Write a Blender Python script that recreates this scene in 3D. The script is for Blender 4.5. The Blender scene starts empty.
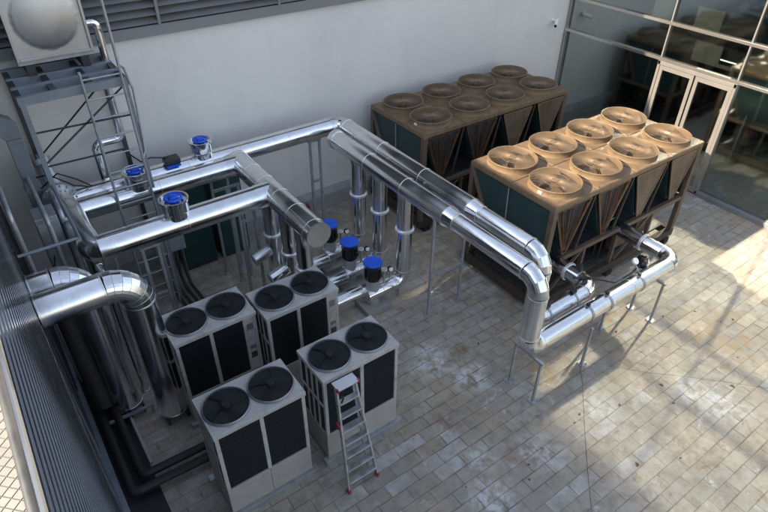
import bpy, math, random
from mathutils import Vector, Matrix, noise
random.seed(7)
sc = bpy.context.scene
COL = sc.collection
R = math.radians
ORG = {}

# ------------------------------------------------------------------ mesh builder
class MB:
    def __init__(s): s.v = []; s.f = []
    def box(s, x0, x1, y0, y1, z0, z1):
        n = len(s.v)
        s.v += [(x, y, z) for x in (x0, x1) for y in (y0, y1) for z in (z0, z1)]
        for q in ((0,1,3,2),(4,6,7,5),(0,4,5,1),(2,3,7,6),(0,2,6,4),(1,5,7,3)):
            s.f.append(tuple(n+i for i in q))
        return s
    def prism(s, poly, a0, a1, axis='y'):
        # poly in the plane normal to axis; extruded from a0 to a1
        n = len(s.v); k = len(poly)
        for a in (a0, a1):
            for (p, q) in poly:
                s.v.append((p, a, q) if axis == 'y' else (a, p, q) if axis == 'x' else (p, q, a))
        s.f.append(tuple(n+i for i in range(k))); s.f.append(tuple(n+k+i for i in reversed(range(k))))
        for i in range(k):
            j = (i+1) % k
            s.f.append((n+i, n+k+i, n+k+j, n+j))
        return s
    def tube(s, pts, r, seg=20, caps=True, close=False):
        pts = [Vector(p) for p in pts]; k = len(pts)
        rr = r if isinstance(r, (list, tuple)) else [r]*k
        def tang(i):
            a = pts[(i-1) % k] if (close or i > 0) else pts[i]
            b = pts[(i+1) % k] if (close or i < k-1) else pts[i]
            return (b-a).normalized()
        t = tang(0); u = t.orthogonal().normalized()
        if abs(t.z) < .9: u = (Vector((0,0,1)) - t*t.z).normalized()
        n = len(s.v)
        for i in range(k):
            t2 = tang(i); u = (u - t2*u.dot(t2)).normalized(); w = t2.cross(u)
            sc_ = 1.0
            for j in range(seg):
                a = 2*math.pi*j/seg
                s.v.append(tuple(pts[i] + (u*math.cos(a) + w*math.sin(a))*rr[i]*sc_))
        for i in range(k if close else k-1):
            i2 = (i+1) % k
            for j in range(seg):
                j2 = (j+1) % seg
                s.f.append((n+i*seg+j, n+i*seg+j2, n+i2*seg+j2, n+i2*seg+j))
        if caps and not close:
            s.f.append(tuple(n+j for j in reversed(range(seg)))); s.f.append(tuple(n+(k-1)*seg+j for j in range(seg)))
        return s
    def cyl(s, p0, p1, r0, r1=None, seg=24):
        return s.tube([p0, p1], [r0, r0 if r1 is None else r1], seg)
    def ring(s, c, R_, r, axis=(0,0,1), seg=32, sub=6):
        a = Vector(axis).normalized(); u = a.orthogonal().normalized(); w = a.cross(u); c = Vector(c)
        return s.tube([c+(u*math.cos(2*math.pi*i/seg)+w*math.sin(2*math.pi*i/seg))*R_ for i in range(seg)], r, sub, close=True)
    def lathe(s, prof, c=(0,0,0), seg=40, closed=False):
        # prof: list of (radius, z); axis z
        n = len(s.v); k = len(prof)
        for (r, z) in prof:
            for j in range(seg):
                a = 2*math.pi*j/seg; s.v.append((c[0]+r*math.cos(a), c[1]+r*math.sin(a), c[2]+z))
        for i in range(k if closed else k-1):
            i2 = (i+1) % k
            for j in range(seg):
                j2 = (j+1) % seg; s.f.append((n+i*seg+j, n+i*seg+j2, n+i2*seg+j2, n+i2*seg+j))
        return s
    def bar(s, p0, p1, w, h=None, up=(0,0,1)):
        h = w if h is None else h
        p0 = Vector(p0); p1 = Vector(p1); t = (p1-p0).normalized(); up = Vector(up)
        if abs(t.dot(up)) > .95: up = Vector((0,1,0))
        a = t.cross(up).normalized(); b = a.cross(t)
        n = len(s.v)
        for p in (p0, p1):
            for (i, j) in ((-1,-1),(1,-1),(1,1),(-1,1)): s.v.append(tuple(p + a*(i*w/2) + b*(j*h/2)))
        for q in ((3,2,1,0),(4,5,6,7),(0,1,5,4),(1,2,6,5),(2,3,7,6),(3,0,4,7)): s.f.append(tuple(n+i for i in q))
        return s
    def build(s, name, m, parent=None, loc=None, smooth=True, bevel=0, ang=32):
        """Link as ONE object.  World coordinates unless loc is given (then local to loc)."""
        base = Vector((0,0,0))
        if parent is not None: base = ORG[parent.name]
        me = bpy.data.meshes.new(name)
        if loc is None: me.from_pydata([tuple(Vector(p)-base) for p in s.v], [], s.f)
        else: me.from_pydata(s.v, [], s.f)
        me.materials.append(m); me.update()
        if smooth:
            me.shade_smooth(); me.set_sharp_from_angle(angle=R(ang))
        o = bpy.data.objects.new(name, me); COL.objects.link(o)
        if parent is not None: o.parent = parent
        if loc is not None: o.location = loc
        ORG[o.name] = (base if loc is None else Vector((0,0,0)))
        if bevel:
            b = o.modifiers.new('bevel', 'BEVEL'); b.width = bevel; b.segments = 2; b.limit_method = 'ANGLE'; b.harden_normals = False
        return o

def tag(o, label=None, cat=None, group=None, kind=None):
    if label: o['label'] = label
    if cat: o['category'] = cat
    if group: o['group'] = group
    if kind: o['kind'] = kind
    return o
def thing(name, label, cat, loc=(0,0,0), group=None):
    o = bpy.data.objects.new(name, None); COL.objects.link(o); o.location = loc
    o.empty_display_size = .2
    ORG[o.name] = Vector(loc)
    return tag(o, label, cat, group)
def copy_tree(o, parent=None):
    c = o.copy(); COL.objects.link(c)
    if parent is not None: c.parent = parent
    for ch in list(o.children): copy_tree(ch, c)
    return c

# ------------------------------------------------------------------ materials
class NT:
    def __init__(s, m): s.t = m.node_tree; s.L = s.t.links.new
    def n(s, ty, **k):
        x = s.t.nodes.new(ty)
        for a, b in k.items():
            if a.startswith('i_'): x.inputs[a[2:].replace('_', ' ')].default_value = b
            else: setattr(x, a, b)
        return x
def new_mat(name):
    m = bpy.data.materials.new(name); m.use_nodes = True
    return m, NT(m), m.node_tree.nodes['Principled BSDF']
def surf(name, c, rough=.55, metal=0., var=.12, scale=3., bump=0., bscale=40., dirt=None, dscale=2.5, damt=.5, rvar=.1, streak=None, objvar=0.):
    """Painted / plain surface with tone noise, optional dirt patches and vertical streaks."""
    m, g, b = new_mat(name)
    tc = g.n('ShaderNodeTexCoord'); oi = g.n('ShaderNodeObjectInfo')
    ad = g.n('ShaderNodeVectorMath', operation='ADD'); g.L(tc.outputs['Object'], ad.inputs[0])
    mu = g.n('ShaderNodeMath', operation='MULTIPLY'); mu.inputs[1].default_value = 37.; g.L(oi.outputs['Random'], mu.inputs[0]); g.L(mu.outputs[0], ad.inputs[1])
    n1 = g.n('ShaderNodeTexNoise'); n1.inputs['Scale'].default_value = scale; n1.inputs['Detail'].default_value = 6; g.L(ad.outputs[0], n1.inputs['Vector'])
    mp = g.n('ShaderNodeMapRange'); mp.inputs[1].default_value = .3; mp.inputs[2].default_value = .7; mp.inputs[3].default_value = 1-var; mp.inputs[4].default_value = 1+var
    g.L(n1.outputs['Fac'], mp.inputs[0])
    if objvar:
        ov = g.n('ShaderNodeMath', operation='MULTIPLY_ADD'); ov.inputs[1].default_value = objvar*2; ov.inputs[2].default_value = 1-objvar; g.L(oi.outputs['Random'], ov.inputs[0])
        om = g.n('ShaderNodeMath', operation='MULTIPLY'); g.L(ov.outputs[0], om.inputs[0]); g.L(mp.outputs[0], om.inputs[1]); mp = om
    hs = g.n('ShaderNodeMix', data_type='RGBA', blend_type='MULTIPLY'); hs.inputs[0].default_value = 1; hs.inputs[6].default_value = (*c, 1); g.L(mp.outputs[0], hs.inputs[7])
    out = hs.outputs[2]
    if dirt:
        n2 = g.n('ShaderNodeTexNoise'); n2.inputs['Scale'].default_value = dscale; n2.inputs['Detail'].default_value = 8; n2.inputs['Roughness'].default_value = .7
        g.L(ad.outputs[0], n2.inputs['Vector'])
        r = g.n('ShaderNodeMapRange'); r.inputs[1].default_value = .48; r.inputs[2].default_value = .72; r.inputs[3].default_value = 0; r.inputs[4].default_value = damt; g.L(n2.outputs['Fac'], r.inputs[0])
        mx = g.n('ShaderNodeMix', data_type='RGBA'); g.L(r.outputs[0], mx.inputs[0]); g.L(out, mx.inputs[6]); mx.inputs[7].default_value = (*dirt, 1); out = mx.outputs[2]
    if streak:
        sp = g.n('ShaderNodeMapping'); sp.inputs['Scale'].default_value = (6, 6, .35); g.L(ad.outputs[0], sp.inputs[0])
        n3 = g.n('ShaderNodeTexNoise'); n3.inputs['Scale'].default_value = 1.; n3.inputs['Detail'].default_value = 5; g.L(sp.outputs[0], n3.inputs['Vector'])
        r = g.n('ShaderNodeMapRange'); r.inputs[1].default_value = .5; r.inputs[2].default_value = .75; r.inputs[3].default_value = 0; r.inputs[4].default_value = streak[1]; g.L(n3.outputs['Fac'], r.inputs[0])
        mx = g.n('ShaderNodeMix', data_type='RGBA'); g.L(r.outputs[0], mx.inputs[0]); g.L(out, mx.inputs[6]); mx.inputs[7].default_value = (*streak[0], 1); out = mx.outputs[2]
    g.L(out, b.inputs['Base Color']); b.inputs['Metallic'].default_value = metal
    rr = g.n('ShaderNodeMapRange'); rr.inputs[1].default_value = .3; rr.inputs[2].default_value = .7; rr.inputs[3].default_value = max(.03, rough-rvar); rr.inputs[4].default_value = rough+rvar
    g.L(n1.outputs['Fac'], rr.inputs[0]); g.L(rr.outputs[0], b.inputs['Roughness'])
    if bump:
        nb = g.n('ShaderNodeTexNoise'); nb.inputs['Scale'].default_value = bscale; nb.inputs['Detail'].default_value = 3; g.L(ad.outputs[0], nb.inputs['Vector'])
        bp = g.n('ShaderNodeBump'); bp.inputs['Strength'].default_value = 1; bp.inputs['Distance'].default_value = bump; g.L(nb.outputs['Fac'], bp.inputs['Height']); g.L(bp.outputs[0], b.inputs['Normal'])
    return m

M = {}
M['jacket'] = surf('aluminium_jacket', (.80,.81,.825), .19, 1., .07, 2.2, bump=.0014, bscale=3.2, dirt=(.42,.41,.40), dscale=5, damt=.3, rvar=.07, objvar=.10)
M['jacket_band'] = surf('jacket_band', (.8,.8,.8), .32, 1., .06, 5.)
M['collar'] = surf('pale_collar', (.75,.76,.77), .35, .6, .06, 5.)
M['stainless'] = surf('stainless_panel', (.46,.47,.485), .40, 1., .1, 1.6, bump=.001, bscale=4., dirt=(.36,.35,.34), dscale=4, damt=.4)
M['galv'] = surf('galvanised_steel', (.36,.38,.40), .45, .55, .14, 8., dirt=(.22,.22,.22), dscale=9, damt=.4)
M['steel_blue'] = surf('blue_grey_steel', (.21,.24,.275), .5, .25, .12, 5., dirt=(.14,.15,.17), dscale=6, damt=.4)
M['dark_steel'] = surf('dark_steel', (.05,.053,.057), .5, .3, .2, 6.)
M['wall'] = surf('painted_wall', (.655,.632,.60), .75, 0, .045, .35, bump=.0015, bscale=60, dirt=(.46,.46,.46), dscale=.55, damt=.35, streak=((.46,.45,.43), .10))
M['kerb'] = surf('concrete_kerb', (.30,.305,.31), .85, 0, .14, 2, bump=.004, bscale=30, dirt=(.16,.15,.14), dscale=3, damt=.5)
M['louvre'] = surf('louvre_grey', (.18,.182,.188), .5, .2, .08, 2)
M['flashing'] = surf('flashing_grey', (.19,.195,.205), .5, .2, .08, 2)
M['cladding'] = surf('ribbed_cladding', (.15,.155,.165), .19, .85, .1, 2.5, dirt=(.12,.12,.12), dscale=3, damt=.4, rvar=.06)
M['cabinet'] = surf('off_white_cabinet', (.42,.41,.39), .5, 0, .08, 4, dirt=(.22,.20,.175), dscale=8, damt=.75, bump=.001, bscale=8)
M['coil_black'] = surf('black_fin_coil', (.014,.016,.019), .5, .2, .25, 20)
M['fan_black'] = surf('black_fan', (.008,.009,.010), .75, 0, .2, 6)
M['guard'] = surf('grey_wire_guard', (.22,.23,.25), .4, .5, .1, 9)
M['chiller'] = surf('sand_beige_casing', (.178,.121,.069), .5, 0, .1, 2.5, dirt=(.085,.058,.038), dscale=6, damt=.8, bump=.001, bscale=6)
M['chiller_frame'] = surf('brown_beige_frame', (.125,.09,.064), .5, .1, .14, 4, dirt=(.07,.05,.036), dscale=7, damt=.75)
M['teal_coil'] = surf('dark_teal_coil', (.022,.048,.052), .45, .1, .18, 5)
M['base_brown'] = surf('dark_brown_base', (.05,.038,.03), .6, .1, .25, 6, dirt=(.09,.06,.04), dscale=8, damt=.5)
M['weathered'] = surf('weathered_panel', (.15,.108,.074), .55, .1, .18, 3, dirt=(.05,.036,.026), dscale=4.5, damt=.85, streak=((.06,.042,.03), .6))
M['blade'] = surf('fan_blade', (.075,.052,.033), .5, 0, .15, 6)
M['copper'] = surf('weathered_copper', (.15,.08,.045), .45, .55, .3, 9, dirt=(.08,.06,.045), dscale=11, damt=.8)
M['black'] = surf('black_insulation', (.014,.014,.016), .62, 0, .3, 6, bump=.004, bscale=18)
M['gloss_black'] = surf('gloss_black_motor', (.012,.012,.014), .22, 0, .2, 8)
M['blue'] = surf('blue_plastic', (.008,.10,.66), .4, 0, .12, 6)
M['green'] = surf('dark_green_cabinet', (.012,.05,.05), .4, 0, .12, 3, dirt=(.02,.03,.03), dscale=4, damt=.5)
M['grey_box'] = surf('grey_box', (.27,.30,.33), .5, .1, .1, 4)
M['concrete'] = surf('block_concrete', (.24,.23,.22), .85, 0, .15, 6, bump=.004, bscale=35, dirt=(.17,.15,.13), dscale=6, damt=.6)
M['alu'] = surf('ladder_aluminium', (.62,.63,.64), .35, .85, .1, 9)
M['red'] = surf('red_plastic', (.30,.02,.04), .4, 0, .12, 8)
M['white'] = surf('white_plastic', (.75,.75,.74), .4, 0, .05, 6)
M['frame_alu'] = surf('champagne_aluminium', (.34,.32,.295), .13, .55, .05, 3, rvar=.03)
M['rust'] = surf('rusty_steel', (.16,.075,.045), .8, .2, .3, 6, dirt=(.06,.03,.02), dscale=9, damt=.6)
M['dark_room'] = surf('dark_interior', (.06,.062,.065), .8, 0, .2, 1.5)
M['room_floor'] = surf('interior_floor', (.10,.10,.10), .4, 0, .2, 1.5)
M['transom'] = surf('polished_transom', (.62,.58,.53), .10, .85, .04, 3, rvar=.02)
M['paper'] = surf('beige_board', (.40,.37,.33), .7, 0, .08, 3)
M['roof'] = surf('terrace_tiles', (.215,.215,.205), .9, 0, .15, 1.2, bump=.004, bscale=14, dirt=(.15,.145,.135), dscale=2, damt=.5)
M['gauge'] = surf('gauge_white', (.7,.7,.7), .3, 0, .04, 9)
M['silver_paint'] = surf('silver_paint', (.40,.42,.44), .4, .5, .1, 6)

# glazing: dark tinted, reflective
m = bpy.data.materials.new('tinted_reflective_glass'); m.use_nodes = True; nt = m.node_tree; nt.nodes.clear()
o_ = nt.nodes.new('ShaderNodeOutputMaterial'); mx = nt.nodes.new('ShaderNodeMixShader'); ta = nt.nodes.new('ShaderNodeBsdfTransparent'); gb = nt.nodes.new('ShaderNodeBsdfGlossy')
ta.inputs[0].default_value = (.56,.60,.585,1); gb.inputs['Color'].default_value = (.93,1,.95,1); gb.inputs['Roughness'].default_value = .06; mx.inputs[0].default_value = .34
nt.links.new(ta.outputs[0], mx.inputs[1]); nt.links.new(gb.outputs[0], mx.inputs[2]); nt.links.new(mx.outputs[0], o_.inputs[0])
M['glass'] = m
m, g, b = new_mat('lit_tube'); b.inputs['Emission Color'].default_value = (1,.95,.85,1); b.inputs['Emission Strength'].default_value = 3.; M['lamp'] = m

# paving
def paving():
    m, g, b = new_mat('stone_paving')
    tc = g.n('ShaderNodeTexCoord'); mpg = g.n('ShaderNodeMapping'); g.L(tc.outputs['Object'], mpg.inputs[0])
    mpg.inputs['Location'].default_value = (-.19, -.18, 0)
    # tiny wobble so that joints are not ruler straight
    wn = g.n('ShaderNodeTexNoise'); wn.inputs['Scale'].default_value = 1.7; g.L(tc.outputs['Object'], wn.inputs['Vector'])
    wv = g.n('ShaderNodeVectorMath', operation='MULTIPLY_ADD'); g.L(wn.outputs['Color'], wv.inputs[0]); wv.inputs[1].default_value = (.034,.026,0); g.L(mpg.outputs[0], wv.inputs[2])
    def brick(mort, smooth):
        br = g.n('ShaderNodeTexBrick'); g.L(wv.outputs[0], br.inputs['Vector'])
        br.offset = .5; br.offset_frequency = 2; br.squash = 1
        br.inputs['Color1'].default_value = (0,0,0,1); br.inputs['Color2'].default_value = (1,1,1,1); br.inputs['Mortar'].default_value = (.5,.5,.5,1)
        br.inputs['Scale'].default_value = 1; br.inputs['Mortar Size'].default_value = mort; br.inputs['Mortar Smooth'].default_value = smooth
        br.inputs['Bias'].default_value = 0; br.inputs['Brick Width'].default_value = .475; br.inputs['Row Height'].default_value = .2125
        return br
    br = brick(.0045, .3)
    ramp = g.n('ShaderNodeValToRGB'); g.L(br.outputs['Color'], ramp.inputs[0])
    e = ramp.color_ramp.elements; e[0].position = 0; e[0].color = (.305,.278,.236,1); e[1].position = 1; e[1].color = (.345,.325,.29,1)
    x = e.new(.35); x.color = (.335,.307,.262,1); x = e.new(.7); x.color = (.31,.283,.238,1); x = e.new(.92); x.color = (.37,.355,.33,1)
    def noise_mask(scale, lo, hi, amt, detail=7, rough=.65, off=0., w=None, dist=0.):
        mpn = g.n('ShaderNodeMapping'); mpn.inputs['Location'].default_value = (off, off*1.7, off*.3); g.L(tc.outputs['Object'], mpn.inputs[0])
        if w: mpn.inputs['Scale'].default_value = w
        n = g.n('ShaderNodeTexNoise'); n.inputs['Scale'].default_value = scale; n.inputs['Detail'].default_value = detail; n.inputs['Roughness'].default_value = rough; n.inputs['Distortion'].default_value = dist
        g.L(mpn.outputs[0], n.inputs['Vector'])
        r = g.n('ShaderNodeMapRange'); r.inputs[1].default_value = lo; r.inputs[2].default_value = hi; r.inputs[3].default_value = 0; r.inputs[4].default_value = amt; g.L(n.outputs['Fac'], r.inputs[0])
        return r.outputs[0]
    def mix(a, fac, c, mode='MIX'):
        x = g.n('ShaderNodeMix', data_type='RGBA', blend_type=mode); g.L(fac, x.inputs[0]); g.L(a, x.inputs[6])
        if isinstance(c, tuple): x.inputs[7].default_value = (*c, 1)
        else: g.L(c, x.inputs[7])
        return x.outputs[2]
    def mul(a, b_):
        x = g.n('ShaderNodeMath', operation='MULTIPLY'); g.L(a, x.inputs[0])
        if isinstance(b_, (int, float)): x.inputs[1].default_value = b_
        else: g.L(b_, x.inputs[1])
        return x.outputs[0]
    c = ramp.outputs[0]
    c = mix(c, noise_mask(.55, .44, .67, .6, off=3), (.39,.285,.16))
    c = mix(c, noise_mask(5.5, .45, .64, .55, off=51, detail=5), (.18,.16,.135))
    c = mix(c, noise_mask(4.2, .50, .70, .45, off=88, detail=5), (.43,.40,.35))         # ochre staining
    c = mix(c, noise_mask(.9, .48, .70, .6, off=17, dist=.4), (.215,.19,.16))    # grey grime
    c = mix(c, noise_mask(14, .56, .7, .5, off=5), (.19,.165,.14))              # fine speckle
    c = mix(c, noise_mask(3.5, .585, .70, .7, off=41, dist=.8), (.19,.115,.065))  # rust brown marks
    # chalky white residue that follows single slabs in some zones
    th = g.n('ShaderNodeMapRange'); th.inputs[1].default_value = .62; th.inputs[2].default_value = .66; g.L(br.outputs['Color'], th.inputs[0])
    c = mix(c, mul(mul(th.outputs[0], noise_mask(.7, .50, .60, .7, off=61)), noise_mask(5, .35, .65, .8, off=9)), (.52,.53,.55))
    c = mix(c, mul(noise_mask(2.4, .60, .72, .9, off=77, dist=1.2), noise_mask(22, .38, .62, 1, off=13)), (.58,.59,.61))
    # placed splashes: spilt plaster / lime marks
    for (px, py, pr, amt, col, seed) in ((4.85,5.25,.42,.95,(.6,.61,.63),1),(5.15,4.55,.36,.95,(.6,.61,.63),2),(4.2,3.35,.3,.6,(.58,.59,.6),3),(3.9,2.75,.35,.8,(.6,.61,.63),4),
                                    (5.0,2.9,.35,.6,(.58,.59,.6),5),(7.9,2.25,.38,.7,(.58,.59,.61),6),(8.15,1.8,.4,.7,(.58,.59,.61),7),(5.35,5.1,.3,.85,(.17,.09,.045),8),(4.75,3.0,.3,.7,(.2,.11,.06),9),(8.3,4.5,.9,.9,(.36,.25,.12),14),(9.7,2.6,.8,.8,(.36,.25,.13),15),(6.2,3.9,.5,.7,(.30,.2,.1),16),(6.9,1.6,.5,.6,(.2,.14,.09),17),(4.2,4.1,.3,.6,(.2,.13,.08),10),(6.4,2.9,.35,.5,(.58,.59,.6),11),(3.1,2.6,.3,.7,(.58,.59,.61),12)):
        sub = g.n('ShaderNodeVectorMath', operation='DISTANCE'); g.L(tc.outputs['Object'], sub.inputs[0]); sub.inputs[1].default_value = (px, py, 0)
        r = g.n('ShaderNodeMapRange'); r.inputs[1].default_value = pr*1.2; r.inputs[2].default_value = pr*.35; r.inputs[3].default_value = 0; r.inputs[4].default_value = 1; g.L(sub.outputs['Value'], r.inputs[0])
        c = mix(c, mul(r.outputs[0], noise_mask(6.5, .42, .60, amt, off=seed*7.3, dist=.5)), col)
    # joints
    sep = g.n('ShaderNodeSeparateXYZ'); g.L(tc.outputs['Object'], sep.inputs[0])
    fy = g.n('ShaderNodeMapRange'); fy.inputs[1].default_value = 5.6; fy.inputs[2].default_value = 7.2; fy.inputs[3].default_value = 1; fy.inputs[4].default_value = .25; g.L(sep.outputs['Y'], fy.inputs[0])
    jm = mul(mul(br.outputs['Fac'], noise_mask(2.2, .2, .6, .85, off=23)), fy.outputs[0])
    c = mix(c, jm, (.12,.107,.092))
    # irregular dark soiling along the joints
    br2 = brick(.02, 1.)
    c = mix(c, mul(br2.outputs['Fac'], noise_mask(2.6, .48, .62, .65, off=29)), (.12,.095,.07))
    g.L(c, b.inputs['Base Color'])
    rr = g.n('ShaderNodeMapRange'); rr.inputs[3].default_value = .62; rr.inputs[4].default_value = .9; g.L(br.outputs['Color'], rr.inputs[0]); g.L(rr.outputs[0], b.inputs['Roughness'])
    # bump: joints down, slabs slightly different height, stone grain
    nz = g.n('ShaderNodeTexNoise'); nz.inputs['Scale'].default_value = 28; nz.inputs['Detail'].default_value = 6; g.L(tc.outputs['Object'], nz.inputs['Vector'])
    h = g.n('ShaderNodeMath', operation='MULTIPLY_ADD'); g.L(br.outputs['Fac'], h.inputs[0]); h.inputs[1].default_value = -1.; 
    h2 = g.n('ShaderNodeMath', operation='MULTIPLY_ADD'); g.L(br.outputs['Color'], h2.inputs[0]); h2.inputs[1].default_value = .35; g.L(mul(nz.outputs['Fac'], .5), h2.inputs[2]); g.L(h2.outputs[0], h.inputs[2])
    bp = g.n('ShaderNodeBump'); bp.inputs['Distance'].default_value = .007; bp.inputs['Strength'].default_value = .8; g.L(h.outputs[0], bp.inputs['Height']); g.L(bp.outputs[0], b.inputs['Normal'])
    return m
M['paving'] = paving()

# ------------------------------------------------------------------ ground and terrace
mb = MB(); mb.box(-70, 70, -70, 70, -.25, 0); tag(mb.build('ground', M['paving'], smooth=False), kind='structure')
mb = MB(); mb.box(-.26, .22, -4, 9.2, .004, .012); tag(mb.build('gutter', M['black'], smooth=False), kind='structure')
mb = MB(); mb.box(-9, -.41, -9, 5.55, 2.9, 3.2); tag(mb.build('terrace', M['roof'], smooth=False), kind='structure')

# ------------------------------------------------------------------ back building with louvre band
GX = 13.85; WY = 10.7
t = thing('rear_building', 'pale grey painted rear wall with dark louvre band behind the tank', 'building', (6, WY, 0))
mb = MB(); mb.box(-7, GX+6, WY, WY+5, 0, 9.0); mb.build('wall', M['wall'], t, smooth=False)
mb = MB(); mb.prism([(WY-.17,0),(WY-.002,0),(WY-.002,.46),(WY-.12,.44),(WY-.17,.36)], -.2, GX-.1, 'x'); mb.build('kerb', M['kerb'], t, smooth=False, bevel=.01)
mb = MB(); mb.box(-.3, GX-.08, WY-.09, WY-.003, 4.52, 4.70); mb.build('flashing', M['flashing'], t, smooth=False, bevel=.006)
mb = MB()
z = 4.75
while z < 8.8:
    mb.prism([(WY-.13,z),(WY-.125,z-.018),(WY-.01,z+.05),(WY-.01,z+.07)], -.3, GX-.08, 'x'); z += .128
mb.build('louvre', M['louvre'], t, smooth=False)
mb = MB(); mb.box(-.3, GX-.08, WY-.004, WY-.001, 4.7, 8.9); mb.build('louvre_backing', M['dark_steel'], t, smooth=False)
mb = MB()
for x in (.2, 2.95, 5.2, 7.5, 9.8, 12.1): mb.box(x-.025, x+.025, WY-.14, WY-.004, 4.70, 8.9)
mb.build('louvre_mullion', M['louvre'], t, smooth=False)

# ------------------------------------------------------------------ left building and ribbed cladding wall
t = thing('clad_building', 'building with a tall ribbed grey metal wall along the left edge', 'building', (-.3, 5, 0))
def ribbed(y0, y1, z0, z1, x=-.30):
    mb = MB(); p = .125; prof = []
    z = z0
    while z < z1-.001:
        prof += [(x-.034, z), (x-.034, z+p*.38), (x, z+p*.5), (x, z+p*.88)]; z += p
    prof += [(x-.034, z1), (x-.04, z1), (x-.04, z0)]
    mb.prism(prof, y0, y1, 'y'); return mb
ribbed(-6, 3.2, .1, 5.5).build('cladding', M['cladding'], t, smooth=False)
ribbed(3.2, 10.5, .1, 6.73).build('cladding', M['cladding'], t, smooth=False)
mb = MB(); mb.box(-.36, -.23, -6, 9.6, 0, .09); mb.build('base_flashing', M['steel_blue'], t, smooth=False, bevel=.01)
mb = MB(); mb.box(-1.3, -.345, 5.6, 10.6, 0, 6.71); mb.box(-.40, -.345, 3.2, 5.598, 0, 6.71); mb.build('wall', M['wall'], t, smooth=False)
mb = MB(); mb.box(-.343, -.338, -6, 3.19, 0, 5.48); mb.build('backing_sheet', M['flashing'], t, smooth=False)

# chain link fence on the terrace with its tube rail
t = thing('chain_link_fence', 'chain link fence with a dark tube rail above the sunlit terrace', 'fence', (-.6, 2, 3.2))
mb = MB(); mb.tube([(-.53,-3,4.42),(-.53,5.4,4.42)], .045, 16); mb.build('rail', M['dark_steel'], t)
mb = MB()
for y in (-2.6,-.8,1.0,5.2): mb.tube([(-.53,y,3.2),(-.53,y,4.40)], .024, 10)
mb.build('post', M['dark_steel'], t)
mb = MB(); s_ = .085
A = Vector((-.56,0,4.40)); B = Vector((-1.9,0,4.5)); wd = (B-A).length
n = int(9.4/s_)
for i in range(-int(wd/s_)-1, n):
    for sg in (1,-1):
        y0 = -3 + i*s_ if sg == 1 else -3 + i*s_ + wd
        pts = []
        for (u, y) in ((0, y0), (wd, y0 + sg*wd)): pts.append(A + (B-A)*(u/wd) + Vector((0,y,0)) + Vector((0,0,.004*sg)))
        if min(p.y for p in pts) < -3 or max(p.y for p in pts) > 5.4: continue
        mb.tube(pts, .0035, 4, caps=False)
mb.build('wire_mesh', M['dark_steel'], t, smooth=False)

# ------------------------------------------------------------------ glazed building on the right
t = thing('glass_building', 'dark glazed curtain wall building with pale aluminium frames beside the courtyard', 'building', (GX, 5, 0))
ys = [10.62, 7.70, 5.79, 3.85, 1.9, -.05, -2.0, -4, -6, -8]
zs = [2.88, 3.71, 4.88]
for i in range(len(ys)-1):
    y1, y0 = ys[i], ys[i+1]
    door_bay = abs(y1-7.70) < .01
    for (z0, z1) in (((.12, 2.86),) if not door_bay else ()) + ((2.90, 3.69), (3.73, 4.86)):
        mb = MB(); mb.box(GX+.03, GX+.042, y0+.03, y1-.03, z0, z1); mb.build('pane', M['glass'], t, smooth=False)
    mb = MB(); wm = .032; mb.box(GX-.05, GX+.07, y1-wm, y1+wm, .10, 2.842); mb.box(GX-.03, GX+.07, y1-.018, y1+.018, 2.918, 4.83); mb.build('mullion', M['frame_alu'], t, smooth=False, bevel=.004)
for z in zs:
    mb = MB(); mb.box(GX-.04, GX+.075, -8, 10.66, z-.035, z+.035); mb.build('transom', M['transom'], t, smooth=False, bevel=.004)
mb = MB(); mb.box(GX-.09, GX+.08, -8, 5.755, 0, .11); mb.box(GX-.09, GX+.08, 7.735, 10.66, 0, .11); mb.build('sill', M['flashing'], t, smooth=False, bevel=.006)
mb = MB(); mb.box(GX-.03, GX+6, -8, 10.66, 4.918, 5.35); mb.build('roof_edge', M['flashing'], t, smooth=False)
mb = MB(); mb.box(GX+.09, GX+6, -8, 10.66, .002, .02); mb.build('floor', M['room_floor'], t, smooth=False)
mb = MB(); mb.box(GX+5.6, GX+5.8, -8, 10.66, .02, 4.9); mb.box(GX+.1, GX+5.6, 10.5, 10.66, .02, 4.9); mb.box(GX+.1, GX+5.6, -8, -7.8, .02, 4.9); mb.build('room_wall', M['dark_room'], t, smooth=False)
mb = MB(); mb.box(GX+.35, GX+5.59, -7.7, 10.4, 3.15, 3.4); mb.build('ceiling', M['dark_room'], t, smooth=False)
mb = MB()
for y in (9.0, 6.2, 3.0, -.5): mb.box(GX+2.2, GX+2.5, y-.15, y+.15, .02, 3.14)
mb.build('column', M['dark_room'], t, smooth=False)
# double door
dy = [(5.83, 6.725), (6.765, 7.66)]
for k, (a, c) in enumerate(dy):
    f = MB(); w = .085; x0, x1 = GX-.035, GX+.03
    f.box(x0, x1, a, a+w, .03, 2.74); f.box(x0, x1, c-w, c, .03, 2.74); f.box(x0, x1, a+w, c-w, 2.64, 2.74); f.box(x0, x1, a+w, c-w, .03, .17)
    d = f.build('door', M['frame_alu'], t, smooth=False, bevel=.004)
    MB().box(GX-.005, GX+.006, a+w, c-w, .17, 2.64).build('pane', M['glass'], d, smooth=False)
    hy = c-w*.5 if k == 0 else a+w*.5
    h = MB(); h.tube([(GX-.10,hy,.85),(GX-.10,hy,1.45)], .014, 10); h.tube([(GX-.03,hy,.95),(GX-.10,hy,.95)], .009, 8); h.tube([(GX-.03,hy,1.35),(GX-.10,hy,1.35)], .009, 8); h.build('handle', M['alu'], d)
mb = MB(); mb.box(GX-.05, GX+.05, 5.755, 7.735, 2.752, 2.843); mb.build('door_head', M['frame_alu'], t, smooth=False, bevel=.004)
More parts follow.
